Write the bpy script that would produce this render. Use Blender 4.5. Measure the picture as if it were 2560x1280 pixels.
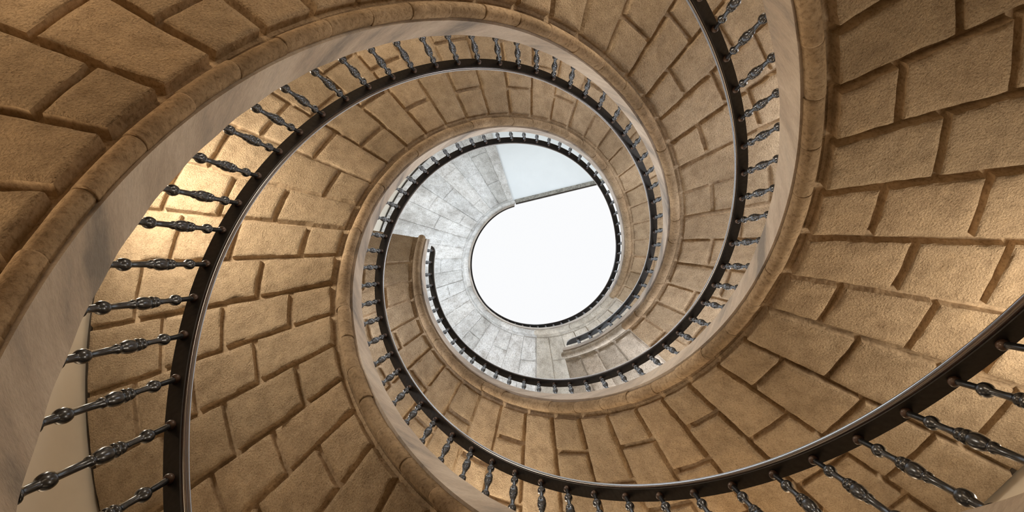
import bpy, math
import numpy as np
from mathutils import Matrix, Vector

sc = bpy.context.scene
for o in list(bpy.data.objects):
    bpy.data.objects.remove(o)
PI = math.pi

# ------------------------------------------------------------------ camera
F = 1707.0                      # focal length in pixels of a 2560 px wide frame
R0 = 1.15                       # radius of the open well, metres
S = F * R0
RM = np.array([[0.99944144, -0.00016751, 0.03341816],
               [-0.00016751, 0.99994976, 0.01002221],
               [-0.03341816, -0.01002221, 0.99939121]])   # world -> (right, down, forward)
cam_data = bpy.data.cameras.new('camera')
cam_data.sensor_width = 36.0
cam_data.lens = F / 2560.0 * 36.0
cam_data.clip_start = 0.05
cam_data.clip_end = 200
cam = bpy.data.objects.new('camera', cam_data)
sc.collection.objects.link(cam)
rt = RM.T
m = Matrix.Identity(4)
for r in range(3):
    m[r][0] = rt[r][0]
    m[r][1] = -rt[r][1]
    m[r][2] = -rt[r][2]
cam.matrix_world = m
sc.camera = cam

# ------------------------------------------------------------------ sky, exposure
world = bpy.data.worlds.new('world')
sc.world = world
world.use_nodes = True
bg = world.node_tree.nodes['Background']
bg.inputs[0].default_value = (0.91, 0.917, 0.93, 1)
bg.inputs[1].default_value = 1.0
sc.view_settings.view_transform = 'Standard'
sc.view_settings.look = 'None'
sc.view_settings.gamma = 1
sc.view_settings.use_curve_mapping = False
sc.view_settings.exposure = 0.08

# ------------------------------------------------------------------ stair geometry
KX, KY = -0.024027, -0.115532           # well axis relative to the camera, in well radii
AX, AY = KX * R0, KY * R0
BB = 6.6562763e-4                       # rise per radian
A0 = [6.666307e-4, 6.666307e-4 - 1.4034618e-3, 6.666307e-4 + 1.4008427e-3]
DT, DB = 3.16380e-4, 4.32211e-4         # rail edge down to curb top / curb foot
ROUT = 2.52                             # outer wall, in well radii
FLOOR_Z = -1.5
CORR = [
    ([-2, 4.2, 4.7, 5.05, 5.4, 5.8, 6.05, 6.3, 6.6, 7.0, 7.4, 7.8, 8.3, 8.7, 9.05, 9.4, 9.9, 10.8],
     [0, 1, -3, -8, -4, 6, 8, 1, -7, -6, -1, -6, -25, -38, -30, -22, -8, -6]),
    ([0, 2.5, 3.1, 3.6, 4.1, 4.7, 5.2, 5.7, 6.2, 6.5, 7.0, 7.3, 7.8],
     [0, 0, -1.5, 0, 1, -2.5, 0, 1.5, 1, 0, 5, 3, -3]),
    ([-4, 1.3, 1.9, 2.4, 3.4], [0, 0, -5, -8, -4]),
]
_ct = []
for xs, ys in CORR:
    t = np.linspace(-4, 12, 1601)
    y = np.interp(t, xs, ys)
    k = np.exp(-0.5 * (np.arange(-40, 41) / 14.0) ** 2)
    k /= k.sum()
    y = np.convolve(np.pad(y, 40, mode='edge'), k, mode='valid')
    _ct.append((t, y * 1e-5))


def zrail(s, th):
    return S * (A0[s] + BB * np.asarray(th) + np.interp(th, *_ct[s]))


def zfoot(s, th):
    return zrail(s, th) - S * DB


SLOPE = BB * S


def pos(s, th, rho, d, lean=True):
    """point of a flight: course angle th, radius rho, depth d out of the soffit"""
    th = np.asarray(th, float)
    rho = np.asarray(rho, float)
    d = np.asarray(d, float)
    al = np.arctan2(SLOPE, rho * R0)
    z = zfoot(s, th)
    a = th + (0.045 * (1 - 1.09 / rho) if lean else 0) + d * np.sin(al) / (rho * R0)
    z = z - d * np.cos(al)
    th, rho, z, a = np.broadcast_arrays(th, rho, z, a)
    return np.stack([AX + rho * R0 * np.cos(a), AY + rho * R0 * np.sin(a), z], -1)


def course_angles(known, lo, hi, step=0.1472):
    L = list(known)
    out = [L[0]]
    for v in L[1:]:
        n = max(1, int(round((v - out[-1]) / step)))
        p = out[-1]
        for k in range(1, n + 1):
            out.append(p + (v - p) * k / n)
    pre = 0
    while out[0] - step > lo:
        out.insert(0, out[0] - step)
        pre += 1
    while out[-1] + step * 0.6 < hi:
        out.append(out[-1] + step)
    out[-1] = hi
    return np.array(out), pre


KNOWN = [
    [2.196, 2.346, 2.483, 2.633, 2.776, 2.918, 3.061, 3.202, 3.346, 3.649, 3.807, 3.95, 4.093, 4.24, 4.393,
     4.545, 4.695, 4.84, 4.988, 5.132, 5.27, 5.41, 5.562, 5.711, 5.852, 6.003, 6.157, 6.312, 6.464, 6.62,
     6.776, 7.22, 7.51, 7.661, 7.81, 7.958, 8.108, 8.262, 8.535, 8.80, 9.22, 9.374],
    [3.028, 3.172, 3.32, 3.47, 3.619, 3.768, 3.919, 4.642, 4.785, 4.93, 5.078, 5.228, 5.362, 5.637, 5.783,
     5.932, 6.08, 6.225, 6.377, 6.525, 6.672, 6.822, 6.967, 7.121, 7.275],
    [-0.582, -0.442, -0.302, -0.156, -0.012, 0.131, 0.27, 0.419, 0.566, 0.717, 0.991, 1.138, 1.286, 1.434,
     1.587, 1.738, 1.885, 2.039, 2.194, 2.35, 2.593, 2.737, 2.882, 3.035],
]
RELIEF = [([2.9, 3.4, 4.2, 5.2, 6.6, 7.1], [0.034, 0.036, 0.028, 0.020, 0.016, 0.013]),
          ([4.6, 5.4, 7.5], [0.046, 0.030, 0.022]),
          ([0.5, 1.1, 2.2], [0.050, 0.034, 0.024])]
PARITY = [0, 0, 1]      # index of a known course whose joints sit close to the roll
TH0 = [(-1.5, 10.645), (0.62, 7.56), (-3.58, 3.255)]

# ------------------------------------------------------------------ helpers
col = sc.collection


def mesh_obj(name, verts, faces, mats, parent=None, mat_idx=None, smooth=True, origin=None):
    v = np.asarray(verts, np.float64).reshape(-1, 3)
    if origin is None and parent is not None:
        origin = np.array(parent_world(parent))
    if origin is not None:
        v = v - np.asarray(origin)
    me = bpy.data.meshes.new(name)
    f = np.asarray(faces, np.int32)
    if f.ndim == 2:
        nf, n = f.shape
        me.vertices.add(len(v))
        me.vertices.foreach_set('co', v.astype(np.float32).ravel())
        me.loops.add(nf * n)
        me.loops.foreach_set('vertex_index', f.ravel())
        me.polygons.add(nf)
        me.polygons.foreach_set('loop_start', np.arange(0, nf * n, n, dtype=np.int32))
        me.polygons.foreach_set('loop_total', np.full(nf, n, np.int32))
        me.update(calc_edges=True)
    for mt in mats:
        me.materials.append(mt)
    if mat_idx is not None:
        me.polygons.foreach_set('material_index', np.asarray(mat_idx, np.int32))
    sm = np.asarray(smooth)
    if sm.ndim == 0:
        sm = np.full(len(me.polygons), bool(smooth))
    me.polygons.foreach_set('use_smooth', sm)
    me.validate()
    o = bpy.data.objects.new(name, me)
    col.objects.link(o)
    if parent is not None:
        o.parent = parent
    return o


def parent_world(p):
    x = Vector((0, 0, 0))
    while p is not None:
        x = x + p.location
        p = p.parent
    return x


def empty(name, loc, label, cat, group=None):
    e = bpy.data.objects.new(name, None)
    e.empty_display_size = 0.2
    e.location = loc
    col.objects.link(e)
    e['label'] = label
    e['category'] = cat
    if group:
        e['group'] = group
    return e


def grid_faces(nu, nv, off=0, wrap_v=False, flip=False):
    i = np.arange(nu - 1)[:, None]
    j = np.arange(nv if wrap_v else nv - 1)[None, :]
    j2 = (j + 1) % nv
    a = i * nv + j
    b = i * nv + j2
    c = (i + 1) * nv + j2
    d = (i + 1) * nv + j
    q = np.stack(np.broadcast_arrays(a, b, c, d), -1).reshape(-1, 4) + off
    if flip:
        q = q[:, ::-1]
    return q


rng = np.random.RandomState(7)


def smooth_noise(x, y, seed, scale):
    """value noise, vectorised"""
    r = np.random.RandomState(seed % (2 ** 31 - 1))
    T = r.rand(64, 64) * 2 - 1
    x = np.asarray(x) / scale
    y = np.asarray(y) / scale
    xi = np.floor(x).astype(int)
    yi = np.floor(y).astype(int)
    fx = x - xi
    fy = y - yi
    fx = fx * fx * (3 - 2 * fx)
    fy = fy * fy * (3 - 2 * fy)
    g = lambda a, b: T[a % 64, b % 64]
    return ((g(xi, yi) * (1 - fx) + g(xi + 1, yi) * fx) * (1 - fy) +
            (g(xi, yi + 1) * (1 - fx) + g(xi + 1, yi + 1) * fx) * fy)


# ------------------------------------------------------------------ materials
def new_mat(name):
    mt = bpy.data.materials.new(name)
    mt.use_nodes = True
    nt = mt.node_tree
    b = nt.nodes['Principled BSDF']
    return mt, nt, b


def noise(nt, scale, detail=4, rough=0.6, coord=None, stretch=None):
    n = nt.nodes.new('ShaderNodeTexNoise')
    n.inputs['Scale'].default_value = scale
    n.inputs['Detail'].default_value = detail
    n.inputs['Roughness'].default_value = rough
    if stretch is not None:
        mp = nt.nodes.new('ShaderNodeMapping')
        mp.inputs['Scale'].default_value = stretch
        nt.links.new(coord, mp.inputs['Vector'])
        nt.links.new(mp.outputs[0], n.inputs['Vector'])
    else:
        nt.links.new(coord, n.inputs['Vector'])
    return n


def ramp(nt, src, stops):
    r = nt.nodes.new('ShaderNodeValToRGB')
    e = r.color_ramp.elements
    while len(e) < len(stops):
        e.new(0.5)
    for k, (p, c) in enumerate(stops):
        e[k].position = p
        e[k].color = tuple(c) + ((1,) if len(c) == 3 else ())
    nt.links.new(src, r.inputs[0])
    return r


def mixc(nt, a, b, fac, mode='MIX'):
    x = nt.nodes.new('ShaderNodeMix')
    x.data_type = 'RGBA'
    x.blend_type = mode
    for sock, val in ((x.inputs[6], a), (x.inputs[7], b)):
        if isinstance(val, tuple):
            sock.default_value = val + (1,) if len(val) == 3 else val
        else:
            nt.links.new(val, sock)
    if isinstance(fac, float):
        x.inputs[0].default_value = fac
    else:
        nt.links.new(fac, x.inputs[0])
    return x.outputs[2]


def stone(name, c0, c1, c2, stain, bump1, bump2, grain, k=(1, 1, 1)):
    c0, c1, c2 = [tuple(a * b for a, b in zip(c, k)) for c in (c0, c1, c2)]
    mt, nt, b = new_mat(name)
    tc = nt.nodes.new('ShaderNodeTexCoord').outputs['Object']
    big = noise(nt, 2.2, 5, 0.6, tc)
    mid = noise(nt, 11, 5, 0.65, tc)
    fine = noise(nt, grain, 5, 0.7, tc)
    r1 = ramp(nt, big.outputs[0], [(0.32, c0), (0.52, c1), (0.7, c2)])
    r2 = ramp(nt, mid.outputs[0], [(0.3, (0.74, 0.72, 0.70)), (0.55, (1.0, 1.0, 1.0)), (0.8, (1.12, 1.1, 1.06))])
    c = mixc(nt, r1.outputs[0], r2.outputs[0], 1.0, 'MULTIPLY')
    r3 = ramp(nt, fine.outputs[0], [(0.32, (0.50, 0.45, 0.38)), (0.5, (1, 1, 1)), (0.72, (1.2, 1.18, 1.14))])
    c = mixc(nt, c, r3.outputs[0], 0.8, 'MULTIPLY')
    st = noise(nt, 1.1, 8, 0.72, tc)
    r4 = ramp(nt, st.outputs[0], [(0.56, (1, 1, 1)), (0.68, stain)])
    c = mixc(nt, c, r4.outputs[0], 1.0, 'MULTIPLY')
    oi = nt.nodes.new('ShaderNodeObjectInfo')
    rr = ramp(nt, oi.outputs['Random'], [(0, (0.86, 0.85, 0.83)), (0.5, (0.97, 0.97, 0.97)), (1, (1.07, 1.05, 1.03))])
    c = mixc(nt, c, rr.outputs[0], 1.0, 'MULTIPLY')
    nt.links.new(c, b.inputs['Base Color'])
    b.inputs['Roughness'].default_value = 0.85
    b.inputs['Specular IOR Level'].default_value = 0.12
    pit = noise(nt, grain * 0.75, 6, 0.6, tc)
    bp = nt.nodes.new('ShaderNodeBump')
    bp.inputs['Strength'].default_value = 1.0
    bp.inputs['Distance'].default_value = bump1
    nt.links.new(pit.outputs[0], bp.inputs['Height'])
    bp2 = nt.nodes.new('ShaderNodeBump')
    bp2.inputs['Strength'].default_value = 1.0
    bp2.inputs['Distance'].default_value = bump2
    nt.links.new(mid.outputs[0], bp2.inputs['Height'])
    nt.links.new(bp.outputs[0], bp2.inputs['Normal'])
    nt.links.new(bp2.outputs[0], b.inputs['Normal'])
    return mt


M_ROUGH = stone('rough_stone', (0.43, 0.345, 0.25), (0.52, 0.425, 0.315), (0.58, 0.485, 0.37),
                (0.74, 0.70, 0.64), 0.012, 0.008, 125, (0.88, 0.845, 0.785))
M_SMOOTH = stone('smooth_stone', (0.50, 0.40, 0.29), (0.58, 0.475, 0.355), (0.64, 0.54, 0.42),
                 (0.76, 0.70, 0.63), 0.004, 0.004, 60, (0.82, 0.785, 0.73))
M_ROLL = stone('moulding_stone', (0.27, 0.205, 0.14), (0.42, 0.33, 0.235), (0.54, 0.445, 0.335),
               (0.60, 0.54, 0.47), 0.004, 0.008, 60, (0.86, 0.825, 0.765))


M_PALE = stone('pale_stone', (0.46, 0.455, 0.445), (0.66, 0.665, 0.665), (0.74, 0.745, 0.75),
               (0.55, 0.52, 0.48), 0.004, 0.004, 60)  # whiter stone for the top courses of the first flight


M_MID = stone('grey_stone', (0.46, 0.42, 0.36), (0.58, 0.54, 0.48), (0.66, 0.63, 0.58),
              (0.70, 0.66, 0.60), 0.005, 0.005, 80)  # greyer stone between the tan and the whiter courses, and at the second flight's end


def curb_mat():
    mt, nt, b = new_mat('pale_curb_stone')
    tc = nt.nodes.new('ShaderNodeTexCoord').outputs['Object']
    n = noise(nt, 1.6, 7, 0.62, tc, (1.0, 1.0, 2.6))
    r = ramp(nt, n.outputs[0], [(0.36, (0.26, 0.245, 0.235)), (0.44, (0.42, 0.375, 0.335)), (0.5, (0.50, 0.44, 0.385)),
                                (0.60, (0.62, 0.56, 0.50)), (0.75, (0.46, 0.43, 0.40))])
    n2 = noise(nt, 45, 4, 0.7, tc, (1, 1, 3))
    r2 = ramp(nt, n2.outputs[0], [(0.3, (0.86, 0.85, 0.84)), (0.6, (1.03, 1.03, 1.03))])
    c = mixc(nt, r.outputs[0], r2.outputs[0], 1.0, 'MULTIPLY')
    nt.links.new(c, b.inputs['Base Color'])
    b.inputs['Roughness'].default_value = 0.7
    bp = nt.nodes.new('ShaderNodeBump')
    bp.inputs['Distance'].default_value = 0.003
    nt.links.new(n2.outputs[0], bp.inputs['Height'])
    nt.links.new(bp.outputs[0], b.inputs['Normal'])
    return mt


M_CURB = curb_mat()


def simple(name, colr, rough, metal=0.0, spec=0.5, nscale=None, namp=0.15, coat=0.0):
    mt, nt, b = new_mat(name)
    tc = nt.nodes.new('ShaderNodeTexCoord').outputs['Object']
    n = noise(nt, nscale or 8, 4, 0.6, tc)
    lo = tuple(x * (1 - namp) for x in colr)
    hi = tuple(min(1, x * (1 + namp)) for x in colr)
    r = ramp(nt, n.outputs[0], [(0.3, lo), (0.7, hi)])
    nt.links.new(r.outputs[0], b.inputs['Base Color'])
    b.inputs['Roughness'].default_value = rough
    b.inputs['Metallic'].default_value = metal
    b.inputs['Specular IOR Level'].default_value = spec
    b.inputs['Coat Weight'].default_value = coat
    b.inputs['Coat Roughness'].default_value = 0.06
    return mt


M_RAIL = simple('dark_red_brown_wood', (0.030, 0.011, 0.009), 0.14, 0, 1.0, 30, 0.5, 1.0)
M_BAND = simple('blackened_iron', (0.018, 0.016, 0.016), 0.45, 0.2, 0.5, 60, 0.4)
M_BAL = simple('dark_turned_iron', (0.085, 0.092, 0.105), 0.25, 0.85, 0.8, 60, 0.4)
M_COLLAR = simple('brown_collar_wood', (0.075, 0.042, 0.03), 0.45, 0, 0.5, 60, 0.4, 0.2)
M_WALL = simple('beige_plaster', (0.74, 0.68, 0.58), 0.9, 0, 0.2, 3, 0.04)
M_CEIL = simple('pale_blue_plaster', (0.80, 0.84, 0.86), 0.9, 0, 0.2, 3, 0.02)
M_FLOOR = simple('floor_stone', (0.55, 0.46, 0.36), 0.8, 0, 0.3, 6, 0.15)
M_EDGE = simple('weathered_edge_stone', (0.26, 0.25, 0.22), 0.85, 0, 0.3, 25, 0.5)
M_LINE = simple('dark_strip', (0.05, 0.04, 0.03), 0.8, 0, 0.3, 25, 0.3)


# ------------------------------------------------------------------ one stone step
def build_step(s, i, tlo, thi, joints, root, fine):
    w = 0.016                       # half channel, metres
    dc = 0.0
    dp = float(np.interp(tlo, *RELIEF[s]))
    if s == 0 and tlo > 6.9:
        w = 0.005
    g = 0.004
    # radial lines: (rho, class 0..1)
    wr = w / R0
    gr = g / R0
    edges = [1.116] + list(joints) + [ROUT - 0.034]
    rl = [(1.082, 0.0)]
    nxt = 0.026 if fine else 0.055
    for k in range(len(edges) - 1):
        a = edges[k] + (0 if k == 0 else wr)
        bnd = edges[k + 1] - (0 if k == len(edges) - 2 else wr)
        rl += [(a, 0.0), (a + gr, 0.9), (a + gr * 2.6, 1.0)]
        n = max(3, int((bnd - a) * R0 / nxt))
        for q in range(1, n):
            rl.append((a + gr * 2.6 + (bnd - a - gr * 5.2) * q / n, 1.0))
        rl += [(bnd - gr * 2.6, 1.0), (bnd - gr, 0.9), (bnd, 0.0)]
    rl.append((ROUT - 0.03, 0.0))
    rho = np.array([r[0] for r in rl])
    fr = np.array([r[1] for r in rl])
    # across the course: metre offsets from each side
    m_in = [0.0, w, w + g, w + 2.6 * g]
    cl_in = [0.0, 0.0, 0.9, 1.0]
    nI = 9 if fine else 4
    Ls = (thi - tlo) * np.sqrt((rho * R0) ** 2 + SLOPE ** 2)
    rows = []
    cls = []
    for mm, c in zip(m_in, cl_in):
        rows.append(mm / Ls)
        cls.append(c)
    for q in range(1, nI):
        rows.append((m_in[-1] / Ls) + (1 - 2 * m_in[-1] / Ls) * q / nI)
        cls.append(1.0)
    for mm, c in zip(m_in[::-1], cl_in[::-1]):
        rows.append(1 - mm / Ls)
        cls.append(c)
    U = np.array(rows)                      # (nu, nr)
    cu = np.array(cls)[:, None]
    nu, nr = U.shape
    RH = np.broadcast_to(rho, U.shape).copy()
    seed = 1000 * s + i * 7 + 11
    # wavering edges
    arc = U * Ls
    j1 = smooth_noise(RH * R0, arc * 0 + cu * 3.7, seed, 0.045) * 0.0035 + smooth_noise(RH * R0, arc * 0 + cu * 3.7, seed + 5, 0.16) * 0.004
    j2 = smooth_noise(arc, RH * 9.1, seed + 1, 0.05) * 0.0035
    inner = (np.arange(nu) > 0) & (np.arange(nu) < nu - 1)
    innr = (np.arange(nr) > 0) & (np.arange(nr) < nr - 1)
    U2 = U + np.where(inner[:, None], j1, 0) / Ls
    RH2 = RH + np.where(innr[None, :], j2, 0) / R0
    f = np.minimum(cu, fr[None, :])
    tilt = (np.random.RandomState(seed).rand(3) - 0.5)
    D = dc + (dp - dc) * f
    hn = smooth_noise(RH2 * R0, U2 * Ls, seed + 2, 0.035) * 0.0028 + smooth_noise(RH2 * R0, U2 * Ls, seed + 3, 0.11) * 0.004
    D = D + np.where(f > 0.95, hn, 0) + f * tilt[0] * 0.012
    P = pos(s, tlo + (thi - tlo) * U2, RH2, D)
    n0 = nu * nr
    top_z = float(zfoot(s, thi)) + 0.13
    # boundary loop -> walls to the tread
    TP = pos(s, tlo + (thi - tlo) * U[[0, -1]][:, [0, -1]], RH[[0, -1]][:, [0, -1]], 0.0)
    idx = [k for k in range(nr)] + [j * nr + nr - 1 for j in range(1, nu)] + \
          [(nu - 1) * nr + k for k in range(nr - 2, -1, -1)] + [j * nr for j in range(nu - 2, 0, -1)]
    Pv = P.reshape(-1, 3)
    up = Pv[idx].copy()
    up[:, 2] = top_z
    V = np.concatenate([Pv, up])
    n = len(idx)
    ii = np.array(idx)
    a = np.arange(n)
    b2 = (a + 1) % n
    side = np.stack([ii[b2], ii[a], n0 + a, n0 + b2], -1)
    fc = grid_faces(nu, nr)
    # tread top: strips between first row (0..nr-1) and opposite row
    opp = {}
    for pidx, gi in enumerate(idx):
        opp[gi] = n0 + pidx
    lo = np.array([opp[k] for k in range(nr)])
    hi = np.array([opp[(nu - 1) * nr + k] for k in range(nr)])
    top = np.stack([lo[:-1], hi[:-1], hi[1:], lo[1:]], -1)
    faces = np.concatenate([fc, side, top])
    fcls = f.reshape(-1)[fc].min(1)
    mi = np.concatenate([np.where(fcls > 0.85, 0, 1), np.ones(len(side) + len(top), int)])
    smf = np.concatenate([(fcls > 0.95), np.zeros(len(side) + len(top), bool)])
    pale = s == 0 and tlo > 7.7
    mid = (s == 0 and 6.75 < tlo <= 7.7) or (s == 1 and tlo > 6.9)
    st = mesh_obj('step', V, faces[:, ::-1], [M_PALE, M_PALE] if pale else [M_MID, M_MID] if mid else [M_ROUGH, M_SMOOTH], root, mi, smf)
    # rolled nosing along the well edge
    rr = np.random.RandomState(seed + 9)
    off = (rr.rand(2) - 0.5) * 0.007
    rad = 0.0395 + (rr.rand() - 0.5) * 0.004
    cr = 1.047 * R0 + off[0]
    cd = 0.006 + off[1] + 0.004
    na = 15
    ang = np.linspace(-0.12 * PI, 1.12 * PI, na)
    nt_ = 12
    tt = np.linspace(tlo, thi, nt_)
    sc_ = np.ones(nt_)
    sc_[0] = sc_[-1] = 0.982
    tt[1] = tt[0] + 0.004
    tt[-2] = tt[-1] - 0.004
    sc_[1] = sc_[-2] = 1.0
    hr = rad * sc_[:, None]
    wob = smooth_noise(tt[:, None] * R0 + 0 * ang, ang[None, :] * 0.05 + 0 * tt[:, None], seed + 4, 0.05) * 0.0012
    rh = (cr - (hr + wob) * np.cos(ang)[None, :]) / R0
    dd = cd + (hr + wob) * np.sin(ang)[None, :]
    # flat fillets either side of the roll
    rin = np.full((nt_, 1), 1.003)
    rout = np.full((nt_, 1), 1.1)
    rh = np.concatenate([rin, np.full((nt_, 1), 1.014), rh, np.full((nt_, 1), 1.084), rout], 1)
    dd = np.concatenate([np.full((nt_, 1), -0.03), np.full((nt_, 1), -0.03), dd,
                         np.full((nt_, 1), 0.002), np.full((nt_, 1), 0.002)], 1)
    # solid back
    rh = np.concatenate([rh, np.full((nt_, 1), 1.1), np.full((nt_, 1), 1.003)], 1)
    dd = np.concatenate([dd, np.full((nt_, 1), -0.06), np.full((nt_, 1), -0.06)], 1)
    P = pos(s, tt[:, None], rh, dd, lean=False)
    nv = rh.shape[1]
    fcs = grid_faces(nt_, nv, 0, wrap_v=True)
    V = P.reshape(-1, 3)
    c0 = V[:nv].mean(0)
    c1 = V[-nv:].mean(0)
    V = np.concatenate([V, [c0, c1]])
    k = np.arange(nv)
    k2 = (k + 1) % nv
    capa = np.stack([np.full(nv, len(V) - 2), k2, k, k], -1)
    base = (nt_ - 1) * nv
    capb = np.stack([np.full(nv, len(V) - 1), base + k, base + k2, base + k2], -1)
    tri = np.concatenate([capa, capb])[:, :3]
    # quads + tris -> all as tris for the caps by separate poly list
    quads = fcs
    t1 = quads[:, [0, 1, 2]]
    t2 = quads[:, [0, 2, 3]]
    allt = np.concatenate([t1, t2, tri])
    sm = np.concatenate([np.ones(len(t1) * 2, bool), np.zeros(len(tri), bool)])
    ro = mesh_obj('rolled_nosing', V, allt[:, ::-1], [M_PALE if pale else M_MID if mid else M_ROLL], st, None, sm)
    return st


def sweep(name, s, t0, t1, prof_fn, mat, parent, dt=0.03, smooth=True, caps=True):
    n = int((t1 - t0) / dt) + 2
    t = np.linspace(t0, t1, n)
    rows = []
    for tv in t:
        pr = prof_fn(tv)
        rows.append([(AX + p[0] * R0 * math.cos(tv + (p[2] if len(p) > 2 else 0)),
                      AY + p[0] * R0 * math.sin(tv + (p[2] if len(p) > 2 else 0)), p[1]) for p in pr])
    P = np.array(rows)
    nv = P.shape[1]
    q = grid_faces(n, nv, 0, wrap_v=True)
    V = P.reshape(-1, 3)
    V = np.concatenate([V, [V[:nv].mean(0), V[-nv:].mean(0)]])
    k = np.arange(nv)
    k2 = (k + 1) % nv
    ca = np.stack([np.full(nv, len(V) - 2), k2, k], -1)
    cb = np.stack([np.full(nv, len(V) - 1), (n - 1) * nv + k, (n - 1) * nv + k2], -1)
    T = np.concatenate([q[:, [0, 1, 2]], q[:, [0, 2, 3]], ca, cb])
    sm = np.zeros(len(T), bool)
    if smooth:
        sm[:2 * len(q)] = True
    return mesh_obj(name, V, T[:, ::-1], [mat], parent, None, sm)


# ------------------------------------------------------------------ baluster (turned)
zt = S * DT                     # rail edge to curb top
BL = zt - 0.012                 # baluster length, hangs from z=0 down to -BL
prof = [(0.0, 0.0085), (0.03, 0.0085), (0.098, 0.0085), (0.104, 0.0105), (0.108, 0.0125), (0.113, 0.0155), (0.120, 0.0178),
        (0.128, 0.0185), (0.136, 0.0178), (0.143, 0.0155), (0.148, 0.0125), (0.152, 0.0105), (0.158, 0.0085), (0.20, 0.0085),
        (0.225, 0.0105), (0.238, 0.0115), (0.240, 0.0160), (0.247, 0.0172), (0.254, 0.0160), (0.257, 0.0125),
        (0.262, 0.0125), (0.264, 0.0175), (0.271, 0.0192), (0.278, 0.0175), (0.281, 0.0135), (0.287, 0.0135),
        (0.290, 0.0180), (0.302, 0.0204), (0.320, 0.0200), (0.334, 0.0172), (0.344, 0.0145), (0.350, 0.0098), (0.356, 0.0098),
        (0.358, 0.0135), (0.366, 0.0145), (0.374, 0.0130), (0.378, 0.0098), (0.44, 0.0096), (0.484, 0.0096), (0.487, 0.0115),
        (0.492, 0.0165), (0.500, 0.0188), (0.510, 0.0198), (0.520, 0.0188), (0.528, 0.0165), (0.534, 0.0120),
        (0.538, 0.0105), (0.572, 0.0100), (0.585, 0.0115), (0.596, 0.0165), (0.600, 0.0205), (BL, 0.0205)]


def lathe(profile, seg):
    V = []
    for z, r in profile:
        for k in range(seg):
            V.append((r * math.cos(2 * PI * k / seg), r * math.sin(2 * PI * k / seg), -z))
    n = len(profile)
    V.append((0, 0, -profile[0][0]))
    V.append((0, 0, -profile[-1][0]))
    q = grid_faces(n, seg, 0, wrap_v=True)
    k = np.arange(seg)
    k2 = (k + 1) % seg
    ca = np.stack([np.full(seg, n * seg), k, k2], -1)
    cb = np.stack([np.full(seg, n * seg + 1), (n - 1) * seg + k2, (n - 1) * seg + k], -1)
    T = np.concatenate([q[:, [0, 1, 2]][:, ::-1], q[:, [0, 2, 3]][:, ::-1], ca, cb])
    return np.array(V), T[:, ::-1]


bv, bf = lathe([(z * BL / 0.61, r * 1.0) for z, r in prof[:-1]] + [(BL, 0.0205)], 20)
cv, cf = lathe([(-0.012, 0.004), (-0.008, 0.010), (-0.002, 0.0145), (0.006, 0.0162), (0.013, 0.0145), (0.018, 0.010), (0.020, 0.008)], 16)

RES_A = [.039, .029, .024, .025, .024, .017, .019, .019, .013, .013, .011, .002, -.005, -.004, -.006, -.010, -.009,
         -.008, -.011, -.016, -.016, -.022, -.022, -.023, -.027, -.027, -.028, -.028, -.033, -.028, -.023, -.017,
         -.017, -.012, -.009, -.012, -.012, -.005, -.009, -.003, .001, .004, .009, .012, .007, .005, .006, .007, .006,
         .009, .011, .016, .024, .030, .036]
RES_B = [.012, .015, .012, .013, .006, -.001, .002, -.008, -.005, .0, -.004, -.001, .005, .005, .011, .006, .005, .006,
         .003, .005, -.001, -.009, -.015, -.017, -.021, -.018, -.004, -.002, -.006, -.012, -.016, -.019, -.021, -.014,
         -.014, -.015, -.012, -.014, .002, .005, .009, .018, .017, .024, .024, .035]
RES_C = [.010, .007, .012, .011, .010, .010, .007, -.001, -.003, .003, -.002, -.005, -.007, -.011, -.014, -.015, -.015,
         -.019, -.008, -.007, -.005, -.006, -.001, -.001, .002, .003, .002, .001, .006, .002, .004, .003, -.007, -.004,
         .004, .003, .012, .020]
BFIT = [(0.1072565, 0.23996428, RES_A), (0.10797481, 2.48626636, RES_B), (0.10723081, -0.83916235, RES_C)]


def rshift(s, th):
    return float(np.interp(th, [7.6, 8.6], [0, 0.028])) if s == 0 else 0.0


def baluster_angles(s):
    k, c, res = BFIT[s]
    L = [c + k * i + res[i] for i in range(len(res))]
    lo, hi = TH0[s]
    pre = []
    t = L[0] - 0.1075
    while t > lo + 0.35:
        pre.insert(0, t)
        t -= 0.1075
    post = []
    t = L[-1] + 0.1075
    while t < hi - 0.09:
        post.append(t)
        t += 0.1075
    return pre, L, post


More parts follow.
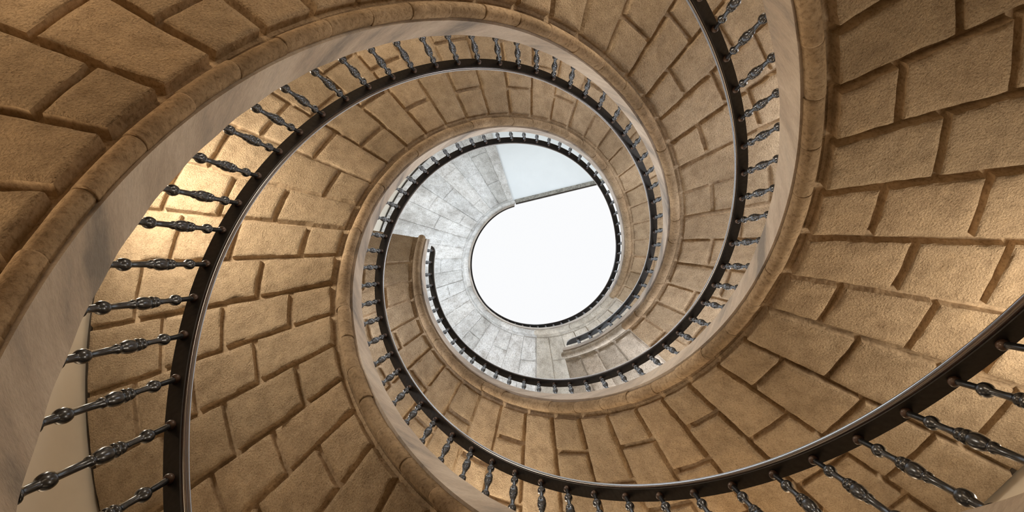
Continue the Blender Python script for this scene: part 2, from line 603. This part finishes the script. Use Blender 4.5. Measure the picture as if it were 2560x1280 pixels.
LAB_ST = [
    'tan stone stair winding highest, pale grey beside the bright sky opening',
    'tan stone stair sweeping across the top left, ending just below the sky opening',
    'tan stone stair filling the right edge, ending just left of the sky opening',
]
LAB_RA = [
    'dark handrail and balusters entering lower right and ringing the bright sky opening',
    'dark handrail and balusters rising from lower left, ending just below the sky opening',
    'dark handrail and balusters entering at top right, ending left of the sky opening',
]
proto_bal = None
JA = [1.33, 1.725, 2.075]
JB = [1.53, 1.885, 2.225]
for s in range(3):
    lo, hi = TH0[s]
    base = (AX, AY, FLOOR_Z)
    root = empty('stone_staircase', base, LAB_ST[s], 'staircase', 'three interwoven flights of the spiral stair')
    T, pre = course_angles(KNOWN[s], lo, hi)
    for i in range(len(T) - 1):
        par = (i - pre + PARITY[s]) % 2
        rs = np.random.RandomState(500 * s + i)
        jj = [j + (rs.rand() - 0.5) * 0.03 for j in (JA if par == 0 else JB)]
        if s == 0 and T[i] > 7.0:
            jj = [j + (rs.rand() - 0.5) * 0.2 for j in ([1.42, 2.0] if par == 0 else [1.75])]
        zt_ = float(zfoot(s, T[i]))
        build_step(s, i, T[i], T[i + 1], jj, root, zt_ < 9.0)
    # curb along the well
    def curb(tv, s=s):
        zf = float(zfoot(s, tv))
        ztop = float(zrail(s, tv)) - S * DT + 0.006 * math.sin(tv * 42.7) * 0.6
        return [(1.0, zf), (1.0, zf + 0.11), (1.0, ztop - 0.008), (1.006, ztop), (1.085, ztop), (1.09, ztop - 0.005),
                (1.09, zf + 0.05), (1.09, zf + 0.02)]
    sweep('curb', s, lo, hi - 0.002, curb, M_CURB, root, 0.02, smooth=False)

    # dark strip between the soffit and the round wall
    def wj(tv, s=s):
        z = float(zfoot(s, tv)) - 0.036
        return [(2.488, z), (2.488, z + 0.09), (2.512, z + 0.09), (2.512, z)]
    sweep('wall_strip', s, lo, hi - 0.01, wj, M_LINE, root, 0.03, smooth=False)

    # railing
    rr = empty('railing', base, LAB_RA[s], 'railing', 'railings of the spiral stair')
    rl0, rl1 = lo + 0.2, hi + (-0.01 if s == 0 else -0.055)

    def endk(tv):
        e = rl1 - tv
        if s != 0 and e < 0.09:
            return 1 - math.sqrt(max(0, 1 - ((0.09 - e) / 0.09) ** 2))
        return 0.0

    def railp(tv, s=s):
        z = float(zrail(s, tv))
        k = endk(tv)
        ri = 0.999 + 0.050 * k + rshift(s, tv)
        ro = 1.058 + rshift(s, tv)
        w = ro - ri
        q = []
        for a in np.linspace(-0.5 * PI, 0.5 * PI, 9):     # rounded inner side
            rr_ = min(0.006, w * 0.3)
            q.append((ri + rr_ * (1 - math.cos(a) ** 0.45), z + 0.020 + 0.020 * math.sin(a)))
        q.append((ro - 0.006, z + 0.040))
        q.append((ro, z + 0.034))
        q.append((ro, z + 0.006))
        q.append((ro - 0.006, z + 0.0))
        return q
    sweep('handrail', s, rl0, rl1, railp, M_RAIL, rr, 0.02)

    def bandp(tv, s=s):
        z = float(zrail(s, tv))
        k = endk(tv)
        ri = 1.0065 + 0.043 * k
        ri += rshift(s, tv)
        return [(ri, z - 0.008), (ri, z + 0.004), (1.055 + rshift(s, tv), z + 0.004), (1.055 + rshift(s, tv), z - 0.008)]
    sweep('rail_band', s, rl0, rl1, bandp, M_BAND, rr, 0.02, smooth=False)

    pre_, mid_, post_ = baluster_angles(s)
    allb = pre_ + mid_ + post_
    stuff = []
    if len(allb) > 100:
        ncut = len(allb) - 99
        stuff, allb = allb[:ncut], allb[ncut:]
    for th in allb:
        z = float(zrail(s, th)) - 0.008
        rb = (1.033 + rshift(s, th)) * R0
        loc = Vector((rb * math.cos(th), rb * math.sin(th), z - FLOOR_Z))
        if proto_bal is None:
            b = mesh_obj('baluster', bv, bf, [M_BAL], None, None, True)
            c = mesh_obj('collar', cv, cf, [M_COLLAR], None, None, True)
            proto_bal = (b, c)
        else:
            b = proto_bal[0].copy()
            c = proto_bal[1].copy()
            col.objects.link(b)
            col.objects.link(c)
        b.parent = rr
        b.location = loc
        b.rotation_euler = (0, 0, th)
        c.parent = b
        c.location = (0, 0, 0)
    if stuff:
        VV, FF = [], []
        n = 0
        for th in stuff:
            z = float(zrail(s, th)) - 0.008
            VV.append(bv + np.array([AX + 1.033 * R0 * math.cos(th), AY + 1.033 * R0 * math.sin(th), z]))
            FF.append(bf + n)
            n += len(bv)
        o = mesh_obj('baluster_row', np.concatenate(VV), np.concatenate(FF), [M_BAL], rr)
        o['kind'] = 'stuff'

# ------------------------------------------------------------------ the room: outer wall, floor, top landing
TOPZ = 17.6
nA = 160
an = np.linspace(0, 2 * PI, nA, endpoint=False)
ri, ro_ = (ROUT + 0.0) * R0, (ROUT + 0.25) * R0
ring = lambda r, z: np.stack([AX + r * np.cos(an), AY + r * np.sin(an), np.full(nA, z)], -1)
V = np.concatenate([ring(ri, FLOOR_Z), ring(ri, TOPZ), ring(ro_, TOPZ), ring(ro_, FLOOR_Z)])
q = grid_faces(4, nA, 0, wrap_v=True)
last = np.stack([3 * nA + np.arange(nA), 3 * nA + (np.arange(nA) + 1) % nA, (np.arange(nA) + 1) % nA, np.arange(nA)], -1)
o = mesh_obj('wall_round', V, np.concatenate([q, last]), [M_WALL], None, None, False)
o['kind'] = 'structure'
V = np.concatenate([ring(ro_, FLOOR_Z), ring(ro_, FLOOR_Z - 0.2), [[AX, AY, FLOOR_Z], [AX, AY, FLOOR_Z - 0.2]]])
k = np.arange(nA)
k2 = (k + 1) % nA
T = np.concatenate([np.stack([np.full(nA, 2 * nA), k, k2], -1), np.stack([np.full(nA, 2 * nA + 1), nA + k2, nA + k], -1),
                    np.stack([k, nA + k, nA + k2], -1), np.stack([k, nA + k2, k2], -1)])
o = mesh_obj('floor', V, T, [M_FLOOR], None, None, False)
o['kind'] = 'structure'


def prism(name, poly, z0, z1, mat):
    n = len(poly)
    V = [(p[0], p[1], z0) for p in poly] + [(p[0], p[1], z1) for p in poly]
    Fc = [list(range(n)), list(range(2 * n - 1, n - 1, -1))] + [[(k + 1) % n, k, n + k, n + (k + 1) % n] for k in range(n)]
    me = bpy.data.meshes.new(name)
    me.from_pydata(V, [], Fc)
    me.materials.append(mat)
    o = bpy.data.objects.new(name, me)
    col.objects.link(o)
    return o


def pix(x, y, z):
    d = RM.T @ np.array([(x - 1280) / F, (y - 640) / F, 1.0])
    return (d * z / d[2])[:2]


tE = TH0[0][1]
zL = float(zfoot(0, tE)) + 0.05
P1 = pix(1289, 508, zL)
P2 = pix(1492, 459, zL)
dv = (P2 - P1) / np.linalg.norm(P2 - P1)
cc = P1 - np.array([AX, AY])
rw = ROUT * R0 + 0.02
bq = float(cc @ dv)
tt = -bq + math.sqrt(bq * bq - float(cc @ cc) + rw * rw)
P3 = P1 + dv * tt
a3 = math.atan2(P3[1] - AY, P3[0] - AX) % (2 * PI)
a1 = (tE + 0.02) % (2 * PI)
if a3 < a1:
    a3 += 2 * PI
pstart = np.array([AX + 1.0 * R0 * math.cos(a1 - 0.02), AY + 1.0 * R0 * math.sin(a1 - 0.02)])
arcp = [np.array([AX + rw * math.cos(a), AY + rw * math.sin(a)]) for a in np.linspace(a1, a3, 24)]
nrm = np.array([-dv[1], dv[0]])
if nrm @ (np.array([AX, AY]) - P1) > 0:
    nrm = -nrm
E1 = P1 + nrm * 0.075
E3 = P3 + nrm * 0.075
o = prism('ceiling', [pstart, *arcp[:-1], E3, E1], zL, zL + 0.25, M_CEIL)
o['kind'] = 'structure'
o = prism('trim_1', [P1, E1, E3, P3], zL - 0.03, zL + 0.25, M_EDGE)
o['kind'] = 'structure'
o = prism('trim_2', [P1 - nrm * 0.014, P1, P3, P3 - nrm * 0.014], zL + 0.02, zL + 0.2, M_LINE)
o['kind'] = 'structure'


# ------------------------------------------------------------------ added lights along the outer wall
def area(name, th, rho, z, size, power, colr, aim_th=None, up=0.3):
    ld = bpy.data.lights.new(name, 'AREA')
    ld.shape = 'RECTANGLE'
    ld.size = size[0]
    ld.size_y = size[1]
    ld.energy = power
    ld.color = colr
    o = bpy.data.objects.new(name, ld)
    col.objects.link(o)
    p = Vector((AX + rho * R0 * math.cos(th), AY + rho * R0 * math.sin(th), z))
    o.location = p
    tgt = Vector((AX, AY, z + up * rho * R0))
    o.rotation_euler = (tgt - p).to_track_quat('-Z', 'Y').to_euler()
    return o


def point(name, th, rho, z, power, colr, rad=0.12):
    ld = bpy.data.lights.new(name, 'POINT')
    ld.energy = power
    ld.color = colr
    ld.shadow_soft_size = rad
    o = bpy.data.objects.new(name, ld)
    col.objects.link(o)
    o.location = (AX + rho * R0 * math.cos(th), AY + rho * R0 * math.sin(th), z)
    return o


WARM = (1.0, 0.73, 0.46)
PALE = (1.0, 0.85, 0.66)
DAY = (0.97, 0.97, 1.0)
COOL = (0.78, 0.88, 1.0)
# unseen lights added at the outer wall to light the undersides from the side: flight, angle, drop below soffit, power, colour
for s, th, drop, pw, cl in (
        (0, 3.4, 0.75, 52, PALE), (2, 0.25, 0.70, 24, PALE), (1, 5.0, 0.70, 32, PALE), (2, 1.95, 0.75, 32, PALE),  # these four placed at bright patches on the undersides
        (2, -2.0, 0.8, 4, WARM), (2, -0.95, 0.8, 4, WARM), (2, 1.1, 0.8, 12, WARM), (2, 2.9, 0.9, 30, DAY),
        (1, 2.1, 0.8, 18, WARM), (1, 3.0, 0.7, 34, WARM), (1, 3.95, 0.8, 16, WARM), (1, 6.0, 0.8, 18, DAY), (1, 6.9, 0.8, 30, DAY), (1, 7.4, 0.9, 22, DAY),
        (0, 1.0, 0.8, 6, WARM), (0, 2.3, 0.8, 4, WARM), (0, 4.3, 0.8, 12, PALE), (0, 5.2, 0.8, 16, DAY), (0, 6.0, 0.8, 16, DAY)):
    area('added_wall_light', th, 2.46, float(zfoot(s, th)) - drop, (0.7, 0.7), pw * 1.15, cl, up=0.4)
# unseen daylight lights added round the upper storey, no windows in the wall
for k in range(9):
    th = 6.4 + k * 0.8
    area('added_daylight', th, 2.46, float(zfoot(0, min(th, 10.2))) - 1.7, (0.9, 1.6), 24 if th < 7.3 else 37, COOL if th > 7.3 else DAY, up=0.15)
